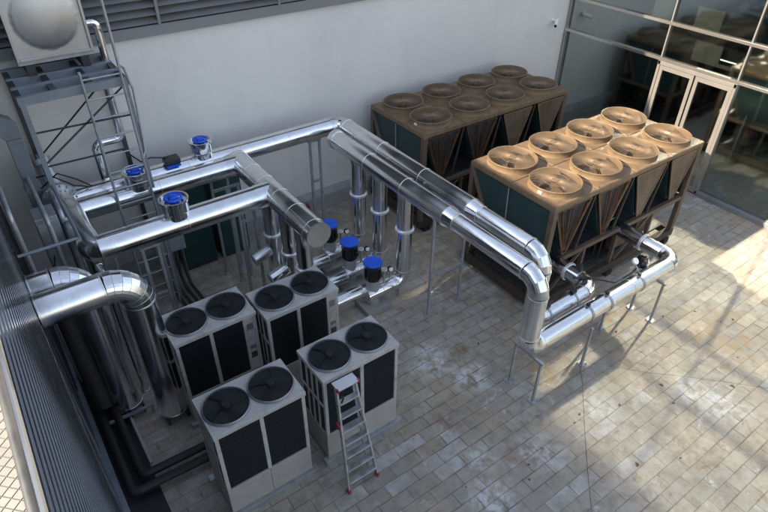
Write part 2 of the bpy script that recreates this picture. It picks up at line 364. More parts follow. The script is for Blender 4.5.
# boards leaning inside above the ceiling line
for (y, z, w, h, a, lab) in ((6.95,3.75,.62,.62,0,'beige square board inside the upper glazing above the doors'),(6.75,3.10,.66,.5,0,'beige stepped board inside the lower glazing above the doors'),(8.1,4.0,.5,1.1,0,'tall pale curtain panel inside the glazing near the grey wall')):
    mb = MB(); mb.box(GX+.16, GX+.19, y-w/2, y+w/2, z-h/2+.15, z+h/2+.1)
    if 'stepped' in lab: mb.box(GX+.16, GX+.19, y-w/2-.35, y-w/2, z-h/2+.15, z-.02)
    tag(mb.build('board', M['paper'], smooth=False), lab, 'board')
for (y, z, lab) in ((6.6,3.12,'lit tube lamp inside glazing above the doors'),(4.9,3.12,'lit tube lamp inside the glazing right of the doors')):
    tt = thing('tube_lamp', lab, 'ceiling light', (GX+.5, y, 3.1), 'tube lamps inside the glass building')
    MB().box(GX+.45, GX+.55, y-.45, y+.45, 3.105, 3.145).build('housing', M['white'], tt, smooth=False)
    mb = MB(); mb.tube([(GX+.5,y-.42,3.08),(GX+.5,y+.42,3.08)], .016, 10); mb.build('tube', M['lamp'], tt)

# ------------------------------------------------------------------ security camera on the grey wall
t = thing('security_camera', 'small white security camera high on the grey wall near the glazing', 'camera', (13.28, WY-.02, 3.2))
MB().cyl((13.28,WY,3.2),(13.28,WY-.04,3.2),.05,seg=16).build('base', M['white'], t)
MB().tube([(13.28,WY-.04,3.2),(13.28,WY-.12,3.17)], .018, 10).build('arm', M['white'], t)
MB().tube([(13.36,WY-.08,3.19),(13.2,WY-.19,3.13),(13.14,WY-.23,3.11)], [.05,.05,.055], 16).build('housing', M['white'], t)
MB().tube([(13.139,WY-.2305,3.1098),(13.125,WY-.24,3.105)], .036, 14).build('lens', M['gloss_black'], t)

# ------------------------------------------------------------------ fan parts
def fan_guard(r, z, rings, spokes, wr):
    mb = MB()
    for i in range(1, rings+1): mb.ring((0,0,z), r*i/rings, wr, seg=28, sub=4)
    for k in range(spokes):
        a = 2*math.pi*k/spokes; mb.tube([(r*.16*math.cos(a), r*.16*math.sin(a), z), (r*math.cos(a), r*math.sin(a), z)], wr, 4, caps=False)
    mb.lathe([(0,z+.006),(r*.16,z+.006),(r*.17,z-.006),(0,z-.006)], seg=16)
    return mb
def blades(r, n, z, hub, sweep=.5, tilt=.5):
    mb = MB()
    mb.lathe([(0,z+.05),(hub*.9,z+.05),(hub,z+.035),(hub,z-.06),(0,z-.06)], seg=20)
    for k in range(n):
        a0 = 2*math.pi*k/n; n0 = len(mb.v); N = 5
        for i in range(N+1):
            u = i/N; rad = hub*.95 + (r-hub*.95)*u; half = .30+.10*u
            for s in (-1, 1):
                a = a0 + s*half*(1-.25*u) + sweep*u*u*.5
                mb.v.append((rad*math.cos(a), rad*math.sin(a), z + s*.055*tilt*(1.2-.4*u)))
                mb.v.append((rad*math.cos(a), rad*math.sin(a), z + s*.055*tilt*(1.2-.4*u)-.007))
        for i in range(N):
            p = n0+i*4; q = p+4
            mb.f += [(p,p+2,q+2,q),(p+1,q+1,q+3,p+3),(p,q,q+1,p+1),(p+2,p+3,q+3,q+2)]
        mb.f += [(n0,n0+1,n0+3,n0+2),(n0+N*4,n0+N*4+2,n0+N*4+3,n0+N*4+1)]
    return mb

# ------------------------------------------------------------------ V-bank chillers
LX, LY, TZ = 4.40, 2.06, 2.40     # length, width, deck height
def make_chiller(label):
    t = thing('chiller', label, 'chiller', (0,0,0), 'large fan-topped chillers by the grey wall')
    # solid deck; flat dark discs paint the shade inside the fan openings
    mb = MB(); mb.box(0, LX, 0, LY, TZ-.10, TZ-.012)
    for k in range(4):
        for j in range(2): mb.box(k*LX/4+.012, (k+1)*LX/4-.012, j*LY/2+.012, (j+1)*LY/2-.012, TZ-.012, TZ)
    for (k, j) in [(k, j) for k in range(4) for j in range(2)]:
        for (dx, dy) in ((.06,.06),(LX/4-.06,.06),(.06,LY/2-.06),(LX/4-.06,LY/2-.06)): mb.cyl((k*LX/4+dx, j*LY/2+dy, TZ), (k*LX/4+dx, j*LY/2+dy, TZ+.014), .016, seg=8)
    mb.build('top_deck', M['chiller'], t, smooth=False, bevel=.004)
    # fans
    first = None
    for k in range(4):
        for j in range(2):
            x, y = (k+.5)*LX/4, (j+.5)*LY/2
            if first is None:
                mb = MB(); mb.lathe([(.468,.002),(.458,.03),(.455,.112),(.466,.122),(.457,.13),(.445,.127),(.436,.112),(.44,.004)], seg=44, closed=True)
                sh = mb.build('fan', M['chiller'], t, loc=(x,y,TZ), ang=50)
                MB().lathe([(0,.004),(.44,.004)], seg=40).build('dark_well_disc', M['dark_steel'], sh, loc=(0,0,0), smooth=False)  # flat dark disc on the deck, painted shade of the fan opening
                blades(.42, 5, .05, .10, tilt=.7).build('blades', M['blade'], sh, loc=(0,0,0), ang=45)
                fan_guard(.442, .125, 2, 64, .0034).build('guard', M['chiller'], sh, loc=(0,0,0), smooth=False)
                first = sh
            else:
                c = copy_tree(first, t); c.location = (x, y, TZ)
                for ch in c.children:
                    if ch.name.startswith('blades'): ch.rotation_euler.z = random.random()*6
    MB().box(-.480,-.464,-.04,.04,.035,.08).build('label_plate', M['white'], first, loc=(.02,-.06,0), smooth=False)
    zt, za = TZ-.10, 1.18
    # four V modules: sloped coil slabs + end panels
    for k in range(4):
        x0, x1 = k*LX/4, (k+1)*LX/4; xm = (x0+x1)/2
        a, b_ = x0+.05, x1-.05
        for (p, q) in ((a, xm-.06), (b_, xm+.06)):
            dx = .05 if q > p else -.05
            mb = MB(); mb.prism([(p, zt-.02), (p+dx, zt-.02), (q+dx, za+.05), (q, za+.05)], .09, LY-.09, 'y'); mb.build('coil', M['teal_coil'], t, smooth=False)
        for (y0, y1) in ((.02, .05), (LY-.05, LY-.02)):
            tri = [(a+.05, zt-.04), (b_-.05, zt-.04), (xm+.05, za+.06), (xm-.05, za+.06)]
            if k < 2:
                mb = MB()
                rim = [(tri[0],tri[1]),(tri[1],tri[2]),(tri[3],tri[0]),(tri[2],tri[3])]
                ym = (y0+y1)/2
                for (p, q) in rim: mb.bar((p[0],ym,p[1]), (q[0],ym,q[1]), .035, .03, up=(0,1,0))
                fr = mb.build('end_frame', M['copper'], t, smooth=False)
                yb = y1+.012 if y0 < 1 else y0-.022
                mb = MB(); mb.prism([(tri[0][0]+.02,zt-.06),(tri[1][0]-.02,zt-.06),(xm+.03,za+.1),(xm-.03,za+.1)], yb, yb+.01, 'y'); mb.build('backing', M['dark_steel'], fr, smooth=False)
                mb = MB()
                for i in range(9):
                    u = (i+.7)/9.4; xt = tri[0][0] + (tri[1][0]-tri[0][0])*u; xb = xm + (u-.5)*.14
                    if random.random() < .15: continue
                    zj = zt-.07-random.random()*.08
                    mb.tube([(xt, ym, zj), (xt*.6+xb*.4, ym-.006, zj*.6+(za+.12)*.4), (xb, ym, za+.12)], random.choice((.009,.012,.016)), 7)
                mb.build('header_tube', M['copper'], fr)
            else:
                mb = MB(); mb.prism(tri, y0, y1, 'y'); pn = mb.build('end_panel', M['weathered'], t, smooth=False, bevel=.004)
                mb = MB(); ya = y0-.012 if y0 < 1 else y1
                for (p, q) in ((tri[0],tri[3]),(tri[1],tri[2]),(tri[0],tri[1])): mb.bar((p[0],ya+.006,p[1]),(q[0],ya+.006,q[1]), .03, .012, up=(0,1,0))
                mb.build('trim', M['chiller'], pn, smooth=False)
    for k in range(1, 4):
        for y in (.045, LY-.045):
            MB().bar((k*LX/4+.02, y, zt-.02), (k*LX/4-.22, y, 1.17), .035, .035, up=(0,1,0)).build('gap_strut', M['base_brown'], t, smooth=False)
    # left and right end: dark coil sheet with leaning brace and rod
    for (x, s) in ((.03, 1), (LX-.03, -1)):
        mb = MB(); mb.prism([(.10,zt-.03),(LY-.10,zt-.03),(LY-.62,za),(.10,za)], x+.02*s-.006, x+.02*s+.006, 'x'); mb.build('end_coil', M['teal_coil'], t, smooth=False)
        MB().bar((x, LY-.05, zt-.02), (x, LY-.66, za-.02), .05, .09, up=(1,0,0)).build('brace', M['chiller_frame'], t, smooth=False, bevel=.004)
        MB().tube([(x-.012*s, LY*.52, zt-.03), (x-.012*s, LY*.50, za+.02)], .011, 8).build('rod', M['galv'], t)
    # frame
    for (x, y) in ((.05,.05),(LX-.05,.05),(.05,LY-.05),(LX-.05,LY-.05)):
        MB().box(x-.055, x+.055, y-.05, y+.05, .12, zt).build('frame_post', M['chiller_frame'], t, smooth=False, bevel=.005)
    for y in (.05, LY-.05):
        MB().box(.106, LX-.106, y-.045, y+.045, 1.07, 1.16).build('frame_beam', M['chiller_frame'], t, smooth=False, bevel=.005)
        MB().box(-.02, LX+.02, y-.06, y+.06, .12, .30).build('base_beam', M['base_brown'], t, smooth=False, bevel=.005)
        for x in (LX*.27, LX*.5, LX*.76):
            MB().box(x-.035, x+.035, y-.035, y+.035, .302, 1.068).build('strut', M['chiller_frame'], t, smooth=False)
        for (xa, xb) in ((LX*.255, LX*.06), (LX*.74, LX*.53)):
            MB().bar((xa, y, 1.06), (xb, y, .31), .05, .05, up=(0,1,0)).build('diagonal', M['chiller_frame'], t, smooth=False)
    for x in (.05, LX-.05):
        MB().box(x-.045, x+.045, .112, LY-.112, 1.07, 1.16).build('frame_beam', M['chiller_frame'], t, smooth=False, bevel=.005)
        MB().box(x-.045, x+.045, .112, LY-.112, .12, .30).build('base_beam', M['base_brown'], t, smooth=False, bevel=.005)
    for (x, y) in ((.2,.05),(LX*.5,.05),(LX-.2,.05),(.2,LY-.05),(LX*.5,LY-.05),(LX-.2,LY-.05)):
        MB().box(x-.09, x+.09, y-.09, y+.09, 0, .118).build('foot', M['black'], t, smooth=False)
    # machinery inside the base
    MB().box(.15, LX-.15, .2, LY-.2, .302, .34).build('tray', M['dark_steel'], t, smooth=False)
    for k, x in enumerate((.7, 1.7, 2.7, 3.6)):
        mb = MB(); mb.lathe([(0,.9),(.10,.9),(.17,.82),(.17,.42),(.15,.34),(0,.34)], (x,.55,0), 20); mb.build('compressor', M['gloss_black'], t)
    mb = MB(); mb.tube([(.4,1.25,.68),(LX-.4,1.25,.68)], .29, 24); mb.build('evaporator', M['black'], t)
    MB().box(.12, LX-.12, LY-.135, LY-.12, .345, 1.06).build('added_dark_plate', M['dark_steel'], t, smooth=False)  # plate added to keep the open base dark against the lit paving
    MB().box(.12, LX-.12, .1, LY-.14, 1.075, 1.10).build('drip_tray', M['dark_steel'], t, smooth=False)
    mb = MB()
    for k in range(16):
        x = .4+random.random()*3.6; z = .5+random.random()*.5; y = .22+random.random()*.3
        mb.tube([(x,y,.34),(x,y,z),(x+.25*random.choice((-1,1)),y+.1,z+.08),(x+.3*random.choice((-1,1)),y+.3,1.05)], .014, 7)
    for z in (.98, .88): mb.tube([(.2,.2,z),(LX-.2,.2,z)], .022, 8)
    mb.build('pipework', M['copper'], t)
    mb = MB()
    for k in range(14):
        x = .3+random.random()*3.8; y = .25+random.random()*.5; z0 = .345; z1 = .55+random.random()*.45
        if k % 2: mb.cyl((x,y,z0),(x,y,z1),.04+random.random()*.05,seg=12)
        else: mb.tube([(x-.3,y,z1),(x+.3,y,z1),(x+.32,y+.02,z0)], .035, 10)
    mb.build('vessel', M['black'], t)
    mb = MB(); mb.box(2.35, 2.85, .16, .3, .45, .95); mb.box(3.1,3.45,.16,.3,.5,.9); mb.build('control_box', M['chiller_frame'], t, smooth=False, bevel=.008)
    mb = MB(); mb.tube([(.15,LY*.55,.8),(LX-.15,LY*.55,.8)], .07, 12); mb.build('manifold', M['rust'], t)
    return t
near = make_chiller('sunlit sand coloured chiller with eight fans, nearest to the glass doors')
near.location = (7.14, 5.02, 0)
far = copy_tree(near); far['label'] = 'shaded brown chiller with eight fans against the grey rear wall'
far.location = (7.09, 8.42, 0)
far.scale = (.992, .925, 1)

# ------------------------------------------------------------------ condensing units
UW, UD, UH = 1.23, .70, 1.75
M['lower_casing'] = surf('shaded_beige_casing', (.345,.32,.295), .5, 0, .06, 4, dirt=(.24,.21,.18), dscale=5, damt=.5)  # darker than the lid: shade under overhead light put into the colour
def make_unit(label, strip=0.):
    t = thing('condensing_unit', label, 'air conditioner', (0,0,0), 'white twin-fan condensing units in the courtyard')
    zc = .62
    mb = MB()
    mb.box(0, UW, 0, UD, UH-.07, UH)                       # lid
    for (x, y) in ((.012,.012),(UW-.062,.012),(.012,UD-.062),(UW-.062,UD-.062)): mb.box(x, x+.05, y, y+.05, zc, UH-.07)
    xc = (UW-strip)/2; mb.box(xc-.028, xc+.028, .012, .04, zc, UH-.07)
    if strip: mb.box(UW-strip-.05, UW-.062, .012, .04, zc, UH-.07)
    cab = mb.build('cabinet', M['cabinet'], t, smooth=False, bevel=.006)
    low = MB().box(.012, UW-.012, .012, UD-.012, .10, zc-.001).build('lower_casing', M['lower_casing'], t, smooth=False, bevel=.006)
    MB().box(UW/2-.002, UW/2+.002, .0095, .014, .12, zc-.01).build('seam', M['dark_steel'], low, smooth=False)
    for (x0, x1) in ((.066, xc-.032), (xc+.032, UW-.066 if not strip else UW-strip-.054)):
        mb = MB(); mb.box(x0, x1, .03, .05, zc+.004, UH-.075)
        n = int((x1-x0)/.024)
        for i in range(n): mb.box(x0+i*.024+.008, x0+i*.024+.012, .024, .0295, zc+.01, UH-.08)
        for i in range(14): mb.box(x0, x1, .0245, .029, zc+.04+i*.075, zc+.044+i*.075)
        mb.build('coil_panel', M['coil_black'], t, smooth=False)
    for (xa, xb) in ((.026, .04),):
        mb = MB(); mb.box(xa, xb, .066, UD-.066, zc+.004, UH-.075); mb.build('side_coil', M['coil_black'], t, smooth=False)
        mb = MB()
        for y in (.2, .34, .48): mb.box(.008, .025, y-.014, y+.014, zc+.002, UH-.072)
        mb.box(.010, .0245, .066, UD-.066, 1.17, 1.21)
        mb.build('side_bar', M['cabinet'], t, smooth=False)
    MB().box(UW-.045, UW-.014, .066, UD-.066, zc+.002, UH-.073).build('control_panel', M['cabinet'], t, smooth=False, bevel=.004)
    MB().box(UW-.0135, UW-.009, .16, .30, .78, .88).build('name_plate', M['dark_steel'], t, smooth=False)
    MB().box(UW-.0135, UW-.009, .16, .26, 1.42, 1.52).build('warning_plate', M['white'], t, smooth=False)
    MB().box(.066, UW-.066, UD-.05, UD-.03, zc+.004, UH-.075).build('rear_coil', M['coil_black'], t, smooth=False)
    for (y0, y1) in ((-.04,.06),(UD-.06,UD+.04)):
        MB().box(-.06, UW+.06, y0, y1, 0, .098).build('base_rail', M['galv'], t, smooth=False, bevel=.004)
    if strip:
        MB().box(UW-strip+.0, UW-.075, .006, .0115, 1.44, 1.56).build('warning_plate', M['guard'], t, smooth=False)
        MB().box(UW-strip+.0, UW-.075, .006, .0115, .86, .98).build('name_plate', M['dark_steel'], t, smooth=False)
        MB().box(UW-strip+.0, UW-.075, .006, .0115, 1.05, 1.12).build('display', M['guard'], t, smooth=False)
    first = None
    for x in (UW*.255, UW*.745):
        if first is None:
            mb = MB(); mb.lathe([(.303,.001),(.297,.03),(.289,.036),(.281,.03),(.281,.003)], seg=40, closed=True)
            f = mb.build('fan', M['guard'], t, loc=(x, UD/2, UH), ang=50)
            MB().lathe([(0,.0025),(.281,.0025)], seg=36).build('dark_well_disc', M['coil_black'], f, loc=(0,0,0), smooth=False)  # black disc on the closed lid stands for the shaded fan hollow
            blades(.268, 4, .016, .055, tilt=.16).build('blades', M['fan_black'], f, loc=(0,0,0), ang=45)
            fan_guard(.285, .034, 9, 40, .0016).build('guard', M['fan_black'], f, loc=(0,0,0), smooth=False)
            first = f
        else:
            c = copy_tree(first, t); c.location = (x, UD/2, UH)
            for ch in c.children:
                if ch.name.startswith('blades'): ch.rotation_euler.z = .7
    return t
u = make_unit('white twin-fan condensing unit with the step ladder leaning on its front')
u.location = (2.35, 4.54, 0)
c = copy_tree(u); c.location = (.87, 4.55, 0); c.rotation_euler.z = R(-.6); c['label'] = 'white twin-fan condensing unit left of the one with the step ladder, beside black pipes'
v = make_unit('white twin-fan condensing unit at the back, directly beside the blue capped pumps', .17)
v.location = (2.29, 6.02, 0)
c = copy_tree(v); c.location = (1.02, 6.27, 0); c['label'] = 'white twin-fan condensing unit at the back beside the fat vertical silver pipe'

# ------------------------------------------------------------------ pipe runs
def arc_path(pts, bends):
    """split a polyline in straights and bend arcs -> list of ('s',p,q) / ('b',[pts])"""
    pts = [Vector(p) for p in pts]; out = []; cur = pts[0]
    for i in range(1, len(pts)-1):
        p = pts[i]; a = (pts[i-1]-p).normalized(); b = (pts[i+1]-p).normalized(); r = bends
        ang = a.angle(b); d = r/math.tan(ang/2)
        s0 = p+a*d; s1 = p+b*d
        out.append(('s', cur, s0))
        c = p + (a+b).normalized()*(r/math.sin(ang/2))
        N = 7 if bends > .3 else 4 if bends > .26 else 10; arc = []
        v0 = s0-c; v1 = s1-c; tot = v0.angle(v1); ax = v0.cross(v1).normalized()
        for k in range(N+1): arc.append(c + (Matrix.Rotation(tot*k/N, 3, ax) @ v0))
        out.append(('b', arc)); cur = s1
    out.append(('s', cur, pts[-1])); return out
def pipe_run(name, label, cat, pts, r, bend, group=None, mat='jacket', step=1.0, seg=30, reducer=None, base=None, bands=True, cap0=False, cap1=False):
    t = thing(name, label, cat, base or (pts[0][0], pts[0][1], 0), group)
    segs = arc_path(pts, bend)
    rad = r; si = -1
    for it in segs:
        if it[0] == 's':
            si += 1; p, q = it[1], it[2]; d = q-p; L = d.length
            if L < .02: continue
            dn = d.normalized(); mb = MB()
            if reducer and reducer[0] == si:
                u = reducer[1]; p1 = p+dn*u; p2 = p1+dn*.20
                mb.tube([p, p1], rad, seg); o1 = mb.build('pipe_section', M[mat], t)
                mb = MB(); mb.tube([p1, p2], [rad+.004, reducer[2]+.004], seg); mb.build('reducer', M[mat], t)
                mb = MB(); mb.tube([p2, q], reducer[2], seg); mb.build('pipe_section', M[mat], t)
                pieces = [(p, p1, rad), (p2, q, reducer[2])]; rad = reducer[2]
            else:
                mb.tube([p, q], rad, seg); mb.build('pipe_section', M[mat], t); pieces = [(p, q, rad)]
            if bands:
                for (a, c, rr) in pieces:
                    l = (c-a).length; k = max(1, int(l/step))
                    for i in range(0, k+1):
                        f = a + dn*min(max(l*i/k, .012), l-.012)
                        MB().tube([f-dn*.009, f-dn*.007, f+dn*.007, f+dn*.009], [rr+.0004, rr+.0045, rr+.0045, rr+.0004], seg, caps=False).build('joint_band', M['jacket_band'], t)
        else:
            arc = it[1]; mb = MB(); mb.tube(arc, rad+.001, seg); 
            mb.build('elbow', M[mat], t, ang=9 if bend > .26 else 60)
            if bands and bend > .3:
                mb = MB()
                for k in range(0, len(arc)):
                    a = arc[max(k-1,0)]; b = arc[min(k+1,len(arc)-1)]; dn = (b-a).normalized()
                    mb.tube([arc[k]-dn*.003, arc[k], arc[k]+dn*.003], [rad+.001, rad+.003, rad+.001], seg, caps=False)
                mb.build('elbow_seam', M['jacket_band'], t)
    return t
PZ = 2.40
AX, BX, CXX = 6.0, 5.53, 3.55
gA = 'silver clad pipes'
runA = pipe_run('clad_pipe', 'long silver pipe along the grey wall, turning to run beside its nearer twin', 'pipe',
         [(.70,9.85,PZ),(AX,9.85,PZ),(AX,4.24,PZ),(AX,4.24,1.05),(7.56,4.24,1.05),(7.56,5.3,1.05)], .18, .27, gA, reducer=(1, 3.78, .15), base=(AX,4.24,0))
runB = pipe_run('clad_pipe', 'overhead silver pipe with ringed end cap, the nearer of the long pair, dropping low', 'pipe',
         [(BX,9.20,PZ),(BX,3.87,PZ),(BX,3.87,1.05),(9.45,3.87,1.05),(9.45,5.3,1.05)], .18, .27, gA, reducer=(0, 3.35, .15), base=(BX,3.87,0))
# collars on the far end of the near pipe
t = runB
mb = MB(); mb.tube([(BX,9.201,PZ),(BX,9.24,PZ),(BX,9.3,PZ),(BX,9.34,PZ)], [.195,.2,.2,.13], 26); mb.build('end_cap', M['jacket_band'], t)
# headers on the left and capped collector
pipe_run('clad_pipe', 'silver pipe just in front of the wall pipe, ending at the capped collector', 'pipe', [(.68,9.42,PZ),(CXX-.17,9.42,PZ)], .185, .2, gA, step=.95, base=(2,9.42,0))
pipe_run('clad_pipe', 'front silver pipe carrying the blue handwheel drum, from ladder foot to the capped collector', 'pipe', [(.70,8.15,PZ),(CXX-.19,8.15,PZ)], .20, .2, gA, step=.9, base=(2,8.15,0))
t = thing('collector_pipe', 'fat silver collector pipe with flat round end cap above the condensing units', 'pipe', (CXX,8,0))
MB().tube([(CXX,9.56,PZ),(CXX,6.62,PZ)], .205, 32).build('pipe_section', M['jacket'], t)
for y in (9.5,8.9,8.4,7.85,7.3,6.75): MB().tube([(CXX,y+.009,PZ),(CXX,y+.007,PZ),(CXX,y-.007,PZ),(CXX,y-.009,PZ)], [.2055,.2085,.2085,.2055], 32, caps=False).build('joint_band', M['jacket_band'], t)
MB().tube([(CXX,6.619,PZ),(CXX,6.585,PZ)], [.212,.212], 32).build('end_cap', M['stainless'], t)
for (y, r) in ((9.42,.192),(8.15,.207)):
    MB().tube([(CXX-.32,y,PZ),(CXX-.05,y,PZ)], r, 30).build('branch', M['jacket'], t)
# left collector with bolted flange
t = thing('flanged_header', 'silver header pipe with a bolted flange behind the ladder, joining the left pipes', 'pipe', (.62,9,0))
for it in arc_path([(.56,9.75,PZ-.1),(.56,9.60,PZ+.0),(.60,8.15,PZ),(.72,8.15,PZ)], .05):
    pass
MB().tube([(.55,9.75,PZ+.10),(.58,9.2,PZ+.12),(.60,8.55,PZ+.05),(.64,8.22,PZ),(.70,8.15,PZ-.02)], [.19,.19,.19,.2,.2], 28).build('pipe_section', M['jacket'], t)
mb = MB(); mb.tube([(.55,9.74,PZ+.10),(.55,9.82,PZ+.10)], .27, 32); fl = mb.build('flange', M['silver_paint'], t)
mb = MB()
for k in range(14):
    a = 2*math.pi*k/14; mb.cyl((.55+.235*math.cos(a),9.69,PZ+.10+.235*math.sin(a)),(.55+.235*math.cos(a),9.86,PZ+.10+.235*math.sin(a)),.018,seg=6)
mb.build('bolt', M['galv'], fl)
MB().tube([(.62,8.5,PZ-.1),(.62,8.5,.0)], .12, 20).build('drop_pipe', M['jacket'], t)
mb = MB(); mb.tube([(.55,9.83,PZ+.10),(.55,10.05,PZ+.3),(.5,10.2,PZ+.62)], [.13,.12,.11], 18); mb.build('stub', M['silver_paint'], t)
mb = MB(); mb.tube([(.505,10.18,PZ+.58),(.495,10.215,PZ+.66)], .15, 18); mb.build('stub_flange', M['galv'], t)

# handwheel drums on the pipes
def drum(x, y, z, lab, r=.19, h=.30):
    t = thing('valve_drum', lab, 'valve', (x,y,z), 'silver drums with blue handwheels')
    mb = MB(); mb.lathe([(r*.92,-.02),(r*.92,h*.25),(r,h*.32),(r*1.0,h*.86),(r*1.12,h*.9),(r*1.12,h),(r*.98,h),(r*.98,h*.9),(0,h*.9)], (x,y,z), 30); mb.build('drum', M['jacket'], t)
    w = MB(); zz = z+h+.015; w.ring((x,y,zz), r*.62, .02, seg=24, sub=8)
    for k in range(5):
        a = 2*math.pi*k/5+.3; w.tube([(x,y,zz+.01),(x+r*.62*math.cos(a),y+r*.62*math.sin(a),zz)], .017, 6)
    w.lathe([(0,.04),(r*.3,.03),(r*.38,.015),(r*.38,-.02),(0,-.03)], (x,y,zz), 16); w.cyl((x,y,z+h*.9),(x,y,zz),.025,seg=10)
    w.build('handwheel', M['blue'], t)
drum(3.02, 9.85, PZ+.14, 'silver drum with blue handwheel on the wall pipe, rightmost of the three')
drum(1.92, 8.15, PZ+.15, 'silver drum with blue handwheel on the front pipe, nearest to the camera', .205)
drum(1.72, 9.42, PZ+.12, 'silver drum with blue handwheel seen through the fixed ladder rungs', .2)
t = thing('actuator', 'black box actuator on a blue plate upon the wall pipe', 'actuator', (2.42,9.8,PZ+.18))
MB().box(2.29,2.56,9.66,9.86,PZ+.205,PZ+.31).build('housing', M['gloss_black'], t, smooth=False, bevel=.012)
MB().box(2.31,2.54,9.62,9.86,PZ+.175,PZ+.203).build('plate', M['blue'], t, smooth=False)

# ------------------------------------------------------------------ risers and pumps
LY3 = [8.50, 7.76, 6.98]
nm = ['farthest', 'middle', 'nearest']
for i, y in enumerate(LY3):
    # riser from the overhead pipe, elbow, suction leg
    t = pipe_run('riser_pipe', f'silver riser hanging from the overhead pipe to a pump, {nm[i]} of the three', 'pipe', [(BX,y,PZ-.12),(BX,y,.36),(4.98,y,.36)], .145, .24, 'risers under the overhead pipe', base=(BX,y,0), step=2)
    mb = MB(); mb.tube([(BX,y,1.50),(BX,y,1.515),(BX,y,1.55),(BX,y,1.565)], [.147,.178,.178,.147], 28, caps=False); mb.build('collar', M['collar'], t)
    MB().tube([(BX,y,PZ-.06),(BX,y,PZ-.17)], [.17,.152], 26).build('saddle', M['jacket'], t)
    MB().tube([(BX-.12,y-.02,.0),(BX-.12,y-.02,.25)], .022, 10).build('leg', M['galv'], t)
    # discharge riser under the collector
    yy = [8.36, 7.68, 7.14][i]
    t = pipe_run('discharge_riser', f'silver riser under the capped collector, {nm[i]} of the three', 'pipe', [(CXX,yy,PZ-.14),(CXX,yy,.36),(4.66,yy,.36)], .135, .22, 'risers under the capped collector', base=(CXX,yy,0), step=2)
    mb = MB(); mb.tube([(CXX,yy,1.40),(CXX,yy,1.415),(CXX,yy,1.45),(CXX,yy,1.465)], [.137,.168,.168,.137], 28, caps=False); mb.build('collar', M['collar'], t)
    if i < 2:
        mb = MB(); mb.tube([(CXX-.10,yy,1.10),(CXX-.42,yy-.02,1.02)], .118, 26); mb.build('strainer_body', M['jacket'], t)
        mb = MB(); mb.tube([(CXX-.421,yy-.0205,1.0195),(CXX-.44,yy-.021,1.015)], .122, 26); mb.build('strainer_cap', M['silver_paint'], t)
    # pump
    px = 4.82
    t = thing('pump', f'vertical pump with bright blue cap and black motor, {nm[i]} of the three', 'pump', (px,y,0), 'blue capped pumps')
    MB().box(px-.27, px+.27, y-.24, y+.24, 0, .13).build('block', M['concrete'], t, smooth=False, bevel=.015)
    MB().tube([(px-.16,y,.36),(px+.16,y,.36)], .152, 24).build('volute', M['jacket'], t)
    mb = MB(); mb.lathe([(.0,.131),(.12,.131),(.12,.20),(.125,.3),(.125,.66),(.135,.66),(.135,.70),(0,.70)], (px,y,0), 24); mb.build('body', M['silver_paint'], t)
    mb = MB(); mb.lathe([(0,.701),(.14,.701),(.145,.72),(.145,.97),(.15,.98),(.15,1.03),(.12,1.05),(0,1.05)], (px,y,0), 28)
    for k in range(18):
        a = 2*math.pi*k/18; mb.bar((px+.147*math.cos(a),y+.147*math.sin(a),.73),(px+.147*math.cos(a),y+.147*math.sin(a),.96), .006, .016, up=(math.cos(a),math.sin(a),0))
    mo = mb.build('motor', M['gloss_black'], t)
    MB().box(px+.05, px+.11, y-.155, y-.10, .78, .88).build('terminal_box', M['gloss_black'], mo, smooth=False, bevel=.01)
    mb = MB(); mb.lathe([(.0,1.052),(.165,1.052),(.178,1.058),(.178,1.085),(.165,1.096),(0,1.10)], (px,y,0), 32); mb.build('cap', M['blue'], t)
    # gauge
    g_ = thing('pressure_gauge', f'small round pressure gauge beside the {nm[i]} blue capped pump', 'gauge', (5.2,y-.02,0), 'pressure gauges by the pumps')
    MB().tube([(5.22,y,.50),(5.22,y,.68)], .012, 8).build('stem', M['galv'], g_)
    MB().tube([(5.22,y+.02,.73),(5.22,y-.025,.75)], .055, 18).build('case', M['gloss_black'], g_)
    MB().tube([(5.22,y-.0255,.7502),(5.22,y-.027,.751)], .045, 18).build('dial', M['gauge'], g_)
    # small valve with white handwheel beside the pump cap
    v = thing('hand_valve', f'small white handwheel valve on the pipe right of the {nm[i]} pump', 'valve', (5.08,y,.5), 'white handwheel valves by the pumps')
    MB().tube([(5.08,y,.49),(5.08,y,.78)], .025, 10).build('spindle', M['galv'], v)
    mb = MB(); mb.ring((5.08,y,.79), .05, .011, seg=20, sub=6); mb.bar((5.03,y,.79),(5.13,y,.79),.012); mb.bar((5.08,y-.05,.79),(5.08,y+.05,.79),.012); mb.build('handwheel', M['white'], v)

# ------------------------------------------------------------------ pipes leaving the clad wall
pipe_run('wall_pipe', 'fat silver pipe leaving the ribbed wall and bending straight down, front one', 'pipe', [(-.29,6.70,2.74),(.84,6.70,2.74),(.84,6.66,.2)], .212, .36, 'fat silver pipes from the ribbed wall', base=(.84,6.7,0), step=1.7)
pipe_run('wall_pipe', 'fat silver pipe behind the front one, leaving the ribbed wall closer to the tank', 'pipe', [(-.29,7.24,2.70),(.31,7.22,2.70),(.31,7.16,.22)], .205, .33, 'fat silver pipes from the ribbed wall', base=(.31,7.2,0), step=3)
pipe_run('insulated_pipe', 'black insulated pipe dropping along the ribbed wall behind the silver pipes', 'pipe', [(-.29,7.75,2.3),(.0,7.75,2.3),(.0,7.3,.25)], .17, .22, mat='black', bands=False, base=(0,7.3,0))
# thin pipes standing between them
pipe_run('small_pipe', 'thin silver pipe standing between the two fat wall pipes', 'pipe', [(.62,7.45,.0),(.62,7.45,2.2),(.62,8.0,2.2)], .06, .12, base=(.62,7.45,0), step=1.2)
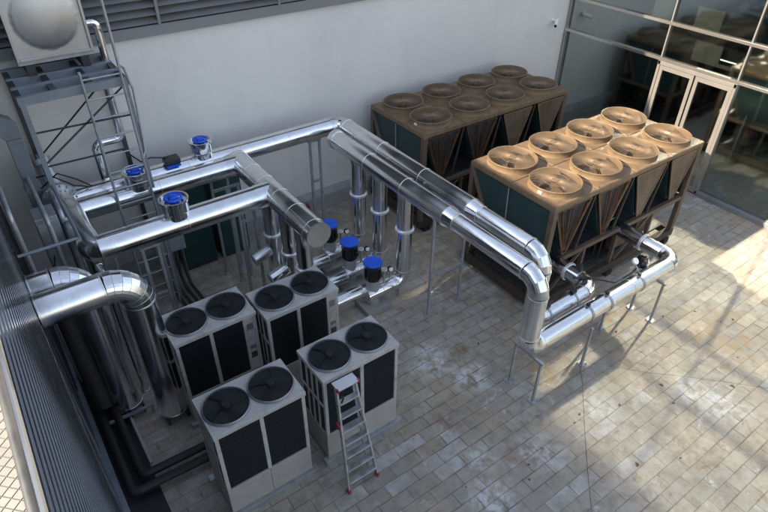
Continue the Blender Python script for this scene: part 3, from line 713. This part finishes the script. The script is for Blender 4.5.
# black insulated pipes along the floor
pipe_run('insulated_pipe', 'black insulated pipe along the gutter turning towards the front left condensing unit, upper one', 'pipe', [(.08,8.4,.18),(.08,5.76,.18),(1.35,5.72,.18),(1.35,5.72,.02)], .06, .10, 'black pipes on the floor', mat='black', bands=False, base=(.06,7,0))
pipe_run('insulated_pipe', 'black insulated pipe along the gutter turning towards the front left condensing unit, lower one', 'pipe', [(-.11,8.4,.16),(-.11,5.58,.16),(1.25,5.52,.16),(1.25,5.52,.02)], .06, .10, 'black pipes on the floor', mat='black', bands=False, base=(-.13,7,0))
t = thing('pipe_rack', 'low blue grey steel rack rail on the floor below the fat silver pipes', 'rack', (.2,6.5,0))
MB().bar((-.10,6.95,.16),(.60,6.93,.16),.04).build('cross_rail', M['steel_blue'], t, smooth=False)
MB().bar((.245,7.9,.10),(.245,5.95,.10),.03).build('long_rail', M['galv'], t, smooth=False)
for (x,y) in ((-.08,6.95),(.58,6.93)): MB().box(x-.02,x+.02,y-.02,y+.02,.013 if x<.2 else 0,.139).build('leg', M['steel_blue'], t, smooth=False)
MB().box(.235,.255,6.05,6.07,.0125,.083).build('leg', M['galv'], t, smooth=False)
# leg stands below the front fat pipe
t = thing('pipe_stand', 'dark steel stand carrying the foot of the front fat pipe', 'stand', (.84,6.6,0))
for (dx,dy) in ((-.14,-.12),(.16,-.12),(-.14,.14),(.16,.14)): MB().box(.84+dx-.02,.84+dx+.02,6.66+dy-.02,6.66+dy+.02,0,.17).build('leg', M['dark_steel'], t, smooth=False)
MB().box(.66,1.02,6.50,6.84,.171,.196).build('plate', M['dark_steel'], t, smooth=False)
t = thing('pipe_stand', 'dark steel stand carrying the foot of the rear fat pipe', 'stand', (.31,7.16,0))
for (dx,dy) in ((-.04,-.14),(.16,-.14),(-.04,.14),(.16,.14)): MB().box(.31+dx-.02,.31+dx+.02,7.16+dy-.02,7.16+dy+.02,.013,.19).build('leg', M['dark_steel'], t, smooth=False)
MB().box(.13,.49,6.99,7.33,.191,.215).build('plate', M['dark_steel'], t, smooth=False)

# ------------------------------------------------------------------ pipe supports
def post(name, label, xs, y, z1, bar_z=None, w=.05, axis='x', group='galvanised pipe supports', zb=0, cat='pipe support'):
    """H frame (two posts) or single post; xs are the positions along axis"""
    P = lambda a, z: (a, y, z) if axis == 'x' else (y, a, z)
    t = thing(name, label, cat, P(xs[0], zb), group)
    for a in xs:
        MB().bar(P(a, zb+.012), P(a, z1), w, w*.8, up=(0,1,0)).build('post', M['galv'], t, smooth=False, bevel=.003)
        c = P(a, zb); pm = MB().box(c[0]-.07, c[0]+.07, c[1]-.07, c[1]+.07, zb+.001, zb+.011)
        for (bx, by) in ((-.05,-.05),(.05,-.05),(-.05,.05),(.05,.05)): pm.cyl((c[0]+bx,c[1]+by,zb+.01),(c[0]+bx,c[1]+by,zb+.03),.009,seg=6)
        pm.build('base_plate', M['galv'], t, smooth=False)
    if len(xs) > 1:
        if bar_z: MB().bar(P(xs[0], bar_z), P(xs[1], bar_z), .045, .045).build('cross_bar', M['galv'], t, smooth=False)
        MB().bar(P(xs[0]-.04, z1+.02), P(xs[1]+.04, z1+.02), .05, .038).build('top_bar', M['galv'], t, smooth=False)
    return t
post('pipe_support', 'tall two post support under the long overhead pair, with low crossbar', (BX, AX+.27), 6.18, 2.17, .92)
post('pipe_support', 'two post support under the wall pipe in front of the grey wall', (5.24, 5.46), 9.85, 2.17, 1.25)
post('pipe_support', 'two post support beside the dark green cabinet, nearest to the rear wall', (2.98, 3.30), 9.58, 2.15, 1.9)
post('pipe_support', 'two post support left of the farthest collector riser', (3.12, 3.34), 9.18, 2.12, 1.8)
post('pipe_support', 'two post support under the front pipe behind the strainers', (3.08, 3.36), 8.62, 2.13, 1.7)
post('pipe_support', 'two post support under the front pipe close to the ladder foot', (1.28, 1.52), 8.15, 2.13, 1.2)
for (xs, yy, lab) in (((3.62, 4.14), BX+.10, 'short two leg support under the near drop of the low pipe run'), ((3.67, 4.10), 8.88, 'short two leg support near the right corner of the low pipe run')):
    post('pipe_leg_support', lab, xs, yy, .86, None, .045, 'y', 'short supports under the low pipe run')
post('pipe_leg_support', 'single short leg below the middle of the low pipe run', (6.93,), 3.69, .86, None, .045, 'x', 'short supports under the low pipe run')
post('pipe_leg_support', 'single short rear leg behind the middle of the low pipe run', (7.9,), 4.06, .86, None, .045, 'x', 'short supports under the low pipe run')
# clamps and gear on the low run
for (x, lab) in ((6.93,'steel clamp ring on the low pipe run beside the middle leg'),(7.42,'steel clamp ring on the low pipe run right of the middle leg'),(8.3,'steel clamp ring on the low pipe run left of the black actuator')):
    t = thing('pipe_clamp', lab, 'clamp', (x,3.87,.86), 'clamp rings on the low pipe run')
    mb = MB(); mb.tube([(x-.02,3.87,1.05),(x+.02,3.87,1.05)], .163, 26); mb.build('ring', M['galv'], t)
    mb = MB(); mb.box(x-.02,x+.02,3.87-.03,3.87+.03,1.205,1.26); mb.build('lug', M['gloss_black'], t, smooth=False)
t = thing('valve_actuator', 'black valve actuator on the low pipe run in front of the sunlit chiller', 'valve', (8.72,4.1,1.05))
MB().tube([(8.72,3.9,1.05),(8.72,4.12,1.14)], .05, 14).build('neck', M['dark_steel'], t)
MB().tube([(8.72,4.1,1.10),(8.72,4.1,1.24),(8.72,4.1,1.32)], [.10,.11,.07], 18).build('housing', M['gloss_black'], t)
MB().tube([(8.72,4.1,1.321),(8.72,4.1,1.345)], .05, 14).build('indicator', M['black'], t)
MB().tube([(8.65,4.08,1.18),(8.3,4.02,1.16),(7.9,4.05,1.12),(7.5,4.35,1.22),(7.3,4.5,1.2)], .016, 8).build('cable', M['black'], t)
t = thing('pressure_gauge', 'white dial pressure gauge beside the black valve actuator', 'gauge', (8.45,4.1,1.2))
MB().tube([(8.45,3.99,1.16),(8.45,4.08,1.27)], .011, 8).build('stem', M['galv'], t)
MB().tube([(8.45,4.11,1.30),(8.45,4.08,1.33)], .06, 18).build('case', M['gauge'], t)
for (x, y, lab) in ((6.35,4.24,'black strap with dark tag on the upper short pipe left end'),(7.0,4.24,'black strap with dark tag on the upper short pipe right part')):
    t = thing('pipe_strap', lab, 'strap', (x,y,1.05), 'straps on the upper short pipe')
    MB().tube([(x-.02,y,1.05),(x+.02,y,1.05)], .158, 24).build('ring', M['galv'], t)
    MB().box(x-.05,x+.05,y-.04,y+.04,1.205,1.25).build('tag', M['gloss_black'], t, smooth=False)
for (x, y, tt) in ((7.56,4.78,runA),(9.45,4.55,runB)): MB().tube([(x,y-.02,1.05),(x,y+.02,1.05)], .175, 26).build('collar', M['collar'], tt)
t = thing('hand_valve', 'small dark lever valve on the short pipe at the chiller left part', 'valve', (7.5,4.6,1.2))
MB().tube([(7.56,4.55,1.19),(7.56,4.55,1.36)], .03, 10).build('stem', M['dark_steel'], t)
MB().bar((7.56,4.55,1.36),(7.72,4.5,1.40),.03,.012).build('lever', M['gloss_black'], t, smooth=False)

# ------------------------------------------------------------------ water tank, platform, ladders
TY = 10.05
t = thing('tank_platform', 'blue grey steel platform on posts carrying the stainless water tank', 'platform', (1,9.5,0))
PX0, PX1, PY0, PY1, PT = .44, 1.95, 9.3, 10.6, 4.40
for y in (PY0, PY0+.42, PY0+.85, PY1): MB().box(PX0, PX1, y-.04, y+.04, PT-.12, PT).build('beam', M['steel_blue'], t, smooth=False, bevel=.004)
for x in (PX0+.04, PX0+.5, PX0+1.0, PX1-.04): MB().box(x-.04, x+.04, PY0+.051, PY1-.051, PT-.12, PT-.02).build('joist', M['dark_steel'], t, smooth=False)
for (x, y) in ((PX0+.05,PY0),(PX1-.05,PY0),(PX0+.05,PY1),(PX1-.05,PY1)): MB().box(x-.035, x+.035, y-.035, y+.035, 0, PT-.121).build('post', M['steel_blue'] if y < 10 else M['dark_steel'], t, smooth=False)
for (a, c) in (((PX0+.08,PY1,2.9),(PX0+1.05,PY0+.1,4.26)),((PX0+.08,PY0+.02,3.35),(PX1-.1,PY0+.02,4.25)),((PX0+.08,PY0+.02,3.84),(PX1-.08,PY0+.02,3.80)),((PX0+.08,PY0+.02,3.30),(PX1-.3,PY0+.02,3.28))):
    MB().bar(a, c, .022, .022).build('brace', M['dark_steel'], t, smooth=False)
t = thing('water_tank', 'square stainless steel water tank with bulging round panel on the platform', 'tank', (1.2,TY,PT))
tx0, tx1, tz0, tz1, ty1 = .69, 1.70, 4.66, 5.72, 10.62
def dome_panel(n=26):
    mb = MB(); w = tx1-tx0; h = tz1-tz0; cx = (tx0+tx1)/2; cz = (tz0+tz1)/2
    for i in range(n+1):
        for j in range(n+1):
            x = tx0+w*i/n; z = tz0+h*j/n; r = math.hypot(x-cx, z-cz)/.43
            d = .12*math.sqrt(max(0,1-r*r*.86))*(1 if r < 1 else 0)
            if r < 1: d = .008 + .045*(1-r*r)
            mb.v.append((x, TY-d, z))
    for i in range(n):
        for j in range(n):
            a = i*(n+1)+j; mb.f.append((a, a+n+1, a+n+2, a+1))
    return mb
dome_panel(40).build('bulged_panel', M['stainless'], t, ang=60)
MB().box(tx0, tx1, TY+.001, ty1, tz0, tz1).build('shell', M['stainless'], t, smooth=False)
mb = MB()
for (x0,x1,z0,z1) in ((tx0-.03,tx0+.012,tz0-.03,tz1+.03),(tx1-.012,tx1+.03,tz0-.03,tz1+.03),(tx0+.012,tx1-.012,tz0-.03,tz0+.012),(tx0+.012,tx1-.012,tz1-.012,tz1+.03)): mb.box(x0,x1,TY-.035,TY-.005,z0,z1)
mb.build('flange', M['stainless'], t, smooth=False, bevel=.006)
MB().box(tx0-.03, tx1+.03, TY-.01, ty1, tz0-.085, tz0-.032).build('skid', M['galv'], t, smooth=False, bevel=.005)
for x in (tx0+.12, tx1-.12): MB().box(x-.06, x+.06, TY+.02, ty1-.05, PT+.002, tz0-.087).build('bearer', M['dark_steel'], t, smooth=False)
pipe_run('drain_pipe', 'slim silver overflow pipe curling out of the tank side and down', 'pipe', [(1.72,10.25,4.98),(1.90,10.25,4.98),(1.90,10.25,4.2)], .06, .07, base=(1.9,10.25,4), step=1)
pipe_run('drain_pipe', 'slim silver pipe stepping down behind the ladder to the wall pipe', 'pipe', [(1.80,10.22,4.0),(1.80,10.22,3.08),(1.36,10.22,3.08),(1.36,10.22,2.2),(1.36,9.95,2.2)], .075, .1, base=(1.36,10.22,2), step=1)

t = thing('fixed_ladder', 'tall fixed steel ladder rising to the water tank platform', 'ladder', (1.58,9.2,0))
for x, z1 in ((1.30,4.62),(1.85,5.9)): MB().tube([(x,9.18,0),(x,9.18,z1)], .022, 10).build('rail', M['galv'], t)
z = .3
while z < 4.5:
    MB().tube([(1.30,9.18,z),(1.85,9.18,z)], .014, 8).build('rung', M['galv'], t); z += .30
MB().tube([(1.85,9.17,4.62),(1.92,9.24,4.55),(1.98,9.26,4.2),(1.93,9.26,3.2),(1.86,9.20,3.1)], .018, 10).build('grab_rail', M['galv'], t)
MB().tube([(1.85,9.18,4.95),(1.86,9.9,4.95)], .014, 8).build('stay', M['galv'], t)

# guard rail frame projecting from the clad wall
t = thing('guard_rail', 'thin blue grey rail frame projecting from the ribbed wall left of the tank post', 'rail', (.47,8.3,0))
MB().tube([(-.27,7.62,3.0),(.46,7.62,3.0)], .022, 10).build('rail', M['steel_blue'], t)
MB().tube([(.48,7.60,3.0),(.48,10.5,3.0)], .022, 10).build('rail', M['steel_blue'], t)
MB().tube([(.48,10.5,2.98),(.48,10.5,.5)], .02, 10).build('post', M['steel_blue'], t)
# duct
t = thing('air_duct', 'blue grey elbowed air duct standing between ribbed wall and tank post', 'duct', (.2,10,0))
MB().box(.14, .36, 9.85, 10.05, 2.3, 3.60).build('riser', M['steel_blue'], t, smooth=False, bevel=.01)
mb = MB(); mb.prism([(.14,3.602),(.36,3.602),(.36,3.78),(.30,3.90),(.18,3.98),(-.29,3.98),(-.29,3.72),(.06,3.72)], 9.85, 10.05, 'y'); mb.build('elbow', M['steel_blue'], t, smooth=False, bevel=.01)
mb = MB(); mb.box(.12,.38,9.83,10.07,2.7,2.75); mb.build('flange', M['galv'], t, smooth=False)
mb = MB(); mb.box(.10,.40,9.81,10.09,2.22,2.298); mb.build('foot', M['dark_steel'], t, smooth=False)
for (x,y) in ((.14,9.85),(.36,9.85),(.14,10.05),(.36,10.05)): MB().box(x-.02,x+.02,y-.02,y+.02,0,2.22).build('leg', M['dark_steel'], t, smooth=False)
tt = thing('grey_cabinet', 'tall narrow grey metal cabinet in front of the air duct by the ribbed wall', 'cabinet', (.2,9,0))
MB().box(.06,.37,8.75,9.15,.05,2.8).build('body', M['galv'], tt, smooth=False, bevel=.01)
MB().box(.08,.35,8.735,8.748,.12,2.72).build('door', M['silver_paint'], tt, smooth=False)
MB().box(.06,.37,8.75,9.15,.013,.049).build('plinth', M['dark_steel'], tt, smooth=False)
# black sheet painting the dark void of an opening behind the duct
tag(MB().box(-.299,-.285,7.95,10.5,0.1,3.6).build('dark_opening_sheet', M['black'], smooth=False), 'wide black sheet painted as a dark opening in the ribbed wall behind the air duct', 'door')

# green cabinets, grey box, conduits
t = thing('green_cabinet', 'large dark green cabinet under the pipes before the rear wall', 'cabinet', (2.95,10.3,0))
MB().box(2.32,2.98,10.05,10.5,.06,1.82).build('body', M['green'], t, smooth=False, bevel=.008)
MB().box(2.34,2.96,10.035,10.048,.1,1.78).build('door', M['green'], t, smooth=False, bevel=.004)
MB().box(2.32,2.98,10.07,10.48,0,.058).build('plinth', M['dark_steel'], t, smooth=False)
MB().box(2.42,2.45,10.02,10.034,.9,1.05).build('handle', M['gloss_black'], t, smooth=False)
t = thing('green_cabinet', 'dark green cabinet right of the large one, partly behind the collector', 'cabinet', (3.5,10.3,0))
MB().box(3.10,3.72,10.05,10.5,.06,1.86).build('body', M['green'], t, smooth=False, bevel=.008)
MB().box(3.12,3.70,10.035,10.048,.1,1.82).build('door', M['green'], t, smooth=False, bevel=.004)
MB().box(3.10,3.72,10.07,10.48,0,.058).build('plinth', M['dark_steel'], t, smooth=False)
t = thing('junction_box', 'grey electrical box on legs with conduits leaving towards the condensing units', 'box', (2.05,9.6,0))
MB().box(1.72,2.28,9.55,9.82,.92,1.32).build('body', M['grey_box'], t, smooth=False, bevel=.012)
MB().box(1.76,2.24,9.535,9.548,.96,1.28).build('cover', M['grey_box'], t, smooth=False, bevel=.004)
for x in (1.78,2.22): MB().box(x-.02,x+.02,9.66,9.70,0,.918).build('leg', M['galv'], t, smooth=False)
for k in range(4):
    x = 1.84+k*.115
    o = MB().tube([(x,9.62,.95),(x,9.60,.3),(x+.02,9.5,.07),(x+.05,9.1,.05),(x+.12,7.0,.05)], .03, 10).build('conduit', M['dark_steel'])
    tag(o, 'grey conduit running from the grey electrical box along the floor to the condensing units', 'conduit', 'conduits along the floor')
o = MB().tube([(5.25,10.2,.0),(5.25,10.2,.42),(5.25,10.2,.48),(5.25,10.2,.52)], [.065,.065,.035,.03], 16).build('fire_extinguisher', M['red'])
tag(o, 'small red extinguisher bottle on the floor near the rear wall kerb', 'extinguisher')
# low cable tray behind ladder
t = thing('cable_tray', 'low galvanised cable tray behind the fixed ladder between the silver pipes', 'cable tray', (1.5,8.9,0))
for y in (8.72, 8.92): MB().bar((.82,y,2.1),(1.78,y,2.08),.02,.05).build('side_rail', M['galv'], t, smooth=False)
for k in range(5): MB().bar((.92+k*.19,8.735,2.085),(.92+k*.19,8.905,2.085),.03,.012).build('rung', M['galv'], t, smooth=False)
for x in (.95,1.70): MB().box(x-.018,x+.018,8.80,8.836,0,2.07).build('leg', M['galv'], t, smooth=False)
for k, (pts, lab) in enumerate(((((.22,8.45,.0),(.22,8.45,2.95),(.22,10.4,2.95)), 'thin grey pipe rising beside the tall grey cabinet, turning to the rear wall'),
                                (((.44,8.9,.0),(.44,8.9,2.75),(.44,9.6,2.75)), 'thin grey pipe rising between the tall grey cabinet and the flanged header'),
                                (((-.18,8.2,.02),(-.18,8.2,3.3),(-.18,10.5,3.3)), 'thin grey pipe running along the black opening sheet edge'))):
    pipe_run('small_pipe', lab, 'pipe', list(pts), .035, .12, 'thin pipes beside the grey cabinet', mat='silver_paint', bands=False, seg=14)
# loose cables near the flange
for k, (pts, lab) in enumerate(((((.3,9.9,2.9),(.5,9.7,3.0),(.8,9.6,2.75),(1.0,9.75,2.6)),'black cable drooping from the flange stub, upper one'),
                                (((.35,9.8,2.75),(.62,9.55,3.05),(.85,9.5,2.9),(1.05,9.7,2.62)),'black cable looping over the bolted flange, lower one'),
                                (((.30,9.3,1.8),(.2,8.9,2.2),(.1,8.6,2.1),(-.2,8.5,1.6)),'black cable hanging between cabinet and ribbed wall'),
                                (((2.4,9.78,PZ+.3),(2.1,9.8,PZ+.38),(1.95,9.9,PZ+.3),(1.75,10.1,PZ+.5)),'black cable from the box actuator to the tank drain'))):
    tag(MB().tube(pts, .013, 7).build('cable', M['black']), lab, 'cable')
tag(MB().tube([(7.05,3.86,.006),(6.6,3.40,.006),(6.02,2.89,.006),(5.4,2.33,.006),(4.88,1.83,.006),(4.4,1.35,.006)], .0022, 6).build('cable', M['black']), 'thin black wire lying straight across the paving from the low pipe run', 'cable')
tag(MB().tube([(7.24,3.41,.005),(7.7,2.9,.005),(8.18,2.44,.005),(8.7,1.9,.005),(9.3,1.25,.005)], .0013, 6).build('cable', M['dark_steel']), 'fine grey wire lying over the sunlit paving towards the right edge', 'cable')

# ------------------------------------------------------------------ step ladder against the front unit
t = thing('step_ladder', 'aluminium step ladder with red feet leaning on the condensing unit', 'ladder', (2.57,4.0,0))
fl, fr = Vector((2.335,3.985,.02)), Vector((2.815,3.985,.02))
tl, tr = Vector((2.46,4.40,1.70)), Vector((2.74,4.40,1.70))
for (a, c) in ((fl,tl),(fr,tr)):
    MB().bar(a, c, .028, .065, up=(0,-1,.3)).build('rail', M['alu'], t, smooth=False, bevel=.003)
for k in range(7):
    u = .09+k*.128; a = fl.lerp(tl,u); c = fr.lerp(tr,u)
    MB().box(a.x+.015, c.x-.015, a.y-.045, a.y+.045, a.z-.012, a.z+.012).build('tread', M['alu'], t, smooth=False, bevel=.003)
mb = MB(); mb.box(2.44,2.76,4.31,4.48,1.715,1.745); pl = mb.build('top_platform', M['alu'], t, smooth=False, bevel=.006)
for x in (2.43, 2.75): MB().box(x,x+.02,4.30,4.35,1.705,1.755).build('corner', M['red'], pl, smooth=False)
for (a, c) in ((Vector((2.40,4.12,.02)),Vector((2.48,4.44,1.69))),(Vector((2.76,4.12,.02)),Vector((2.72,4.44,1.69)))):
    MB().bar(a, c, .022, .04, up=(0,-1,.3)).build('rear_leg', M['alu'], t, smooth=False)
for p in (fl, fr): MB().box(p.x-.022,p.x+.022,p.y-.04,p.y+.04,0,.07).build('foot', M['red'], t, smooth=False, bevel=.008)
p = fl.lerp(tl,.66); MB().box(p.x-.045,p.x-.016,p.y-.04,p.y+.05,p.z-.05,p.z+.04).build('hinge', M['red'], t, smooth=False, bevel=.006)
p = fl.lerp(tl,.94); MB().tube([(p.x+.03,p.y-.05,p.z+.02),(p.x+.06,p.y-.06,p.z-.05),(p.x+.04,p.y-.05,p.z-.12)], .012, 8).build('strap', M['black'], t)

# small debris: leaves and grit on the paving
for k in range(26):
    x = random.uniform(3.6, 10.5); y = random.uniform(1.6, 4.0) if random.random() < .6 else random.uniform(5, 9)
    if 3.4 < x < 5.3 and y > 6.4: continue
    if x > 6.8 and y > 4.6: continue
    a = random.random()*6.28; s = random.uniform(.012,.03)
    mb = MB(); mb.prism([(x+s*math.cos(a+q)*(1.5 if i%2 else .8), y+s*math.sin(a+q)*(1.5 if i%2 else .8)) for i, q in enumerate((0,1.3,2.6,3.6,5.0))], .002, .008, 'z')
    tag(mb.build('fallen_leaf', M['rust'], smooth=False), 'tiny dry brown leaf scrap lying on the paving', 'leaf', 'dry leaf scraps on the paving')

# ------------------------------------------------------------------ world, sun, camera
W = bpy.data.worlds.new('World'); sc.world = W; W.use_nodes = True
wn = W.node_tree; bg = wn.nodes['Background']
SD = Vector((1.70, -.42, -1.0)).normalized()
sky = wn.nodes.new('ShaderNodeTexSky'); sky.sky_type = 'NISHITA'; sky.sun_disc = False
sky.sun_elevation = math.asin(-SD.z); sky.sun_rotation = math.atan2(-SD.x, -SD.y)
sky.air_density = 1.; sky.dust_density = .8; sky.ozone_density = 1.2
hs = wn.nodes.new('ShaderNodeHueSaturation'); hs.inputs['Saturation'].default_value = .6; wn.links.new(sky.outputs[0], hs.inputs['Color']); wn.links.new(hs.outputs[0], bg.inputs[0]); bg.inputs[1].default_value = .132
L = bpy.data.lights.new('sun', 'SUN'); L.energy = 5.0; L.angle = R(.55); L.color = (1,.85,.66)
lo = bpy.data.objects.new('sun', L); COL.objects.link(lo); lo.rotation_euler = SD.to_track_quat('-Z', 'Y').to_euler(); lo.location = (-10, 5, 15)

yaw, p, ro = R(36.0), R(36.97), R(-.64)
f = Vector((math.sin(yaw)*math.cos(p), math.cos(yaw)*math.cos(p), -math.sin(p))); r = Vector((math.cos(yaw), -math.sin(yaw), 0)); dn = f.cross(r)
r2 = math.cos(ro)*r + math.sin(ro)*dn; d2 = -math.sin(ro)*r + math.cos(ro)*dn
Mx = Matrix((r2, -d2, -f)).transposed().to_4x4(); Mx.translation = (0, 0, 7.6)
cam = bpy.data.cameras.new('camera'); co = bpy.data.objects.new('camera', cam); COL.objects.link(co)
co.matrix_world = Mx; cam.sensor_width = 36; cam.lens = 590/768*36; cam.clip_start = .05; cam.clip_end = 500
sc.camera = co
vs = sc.view_settings
vs.view_transform = 'Standard'; vs.look = 'None'; vs.gamma = 1; vs.use_curve_mapping = False; vs.exposure = 1.6
cy = sc.cycles
cy.use_guiding = True; cy.use_surface_guiding = True; cy.guiding_training_samples = 128
cy.sample_clamp_indirect = 0; cy.sample_clamp_direct = 0; cy.blur_glossy = 0
cy.caustics_reflective = True; cy.caustics_refractive = False
cy.max_bounces = 10; cy.transparent_max_bounces = 16; cy.glossy_bounces = 6
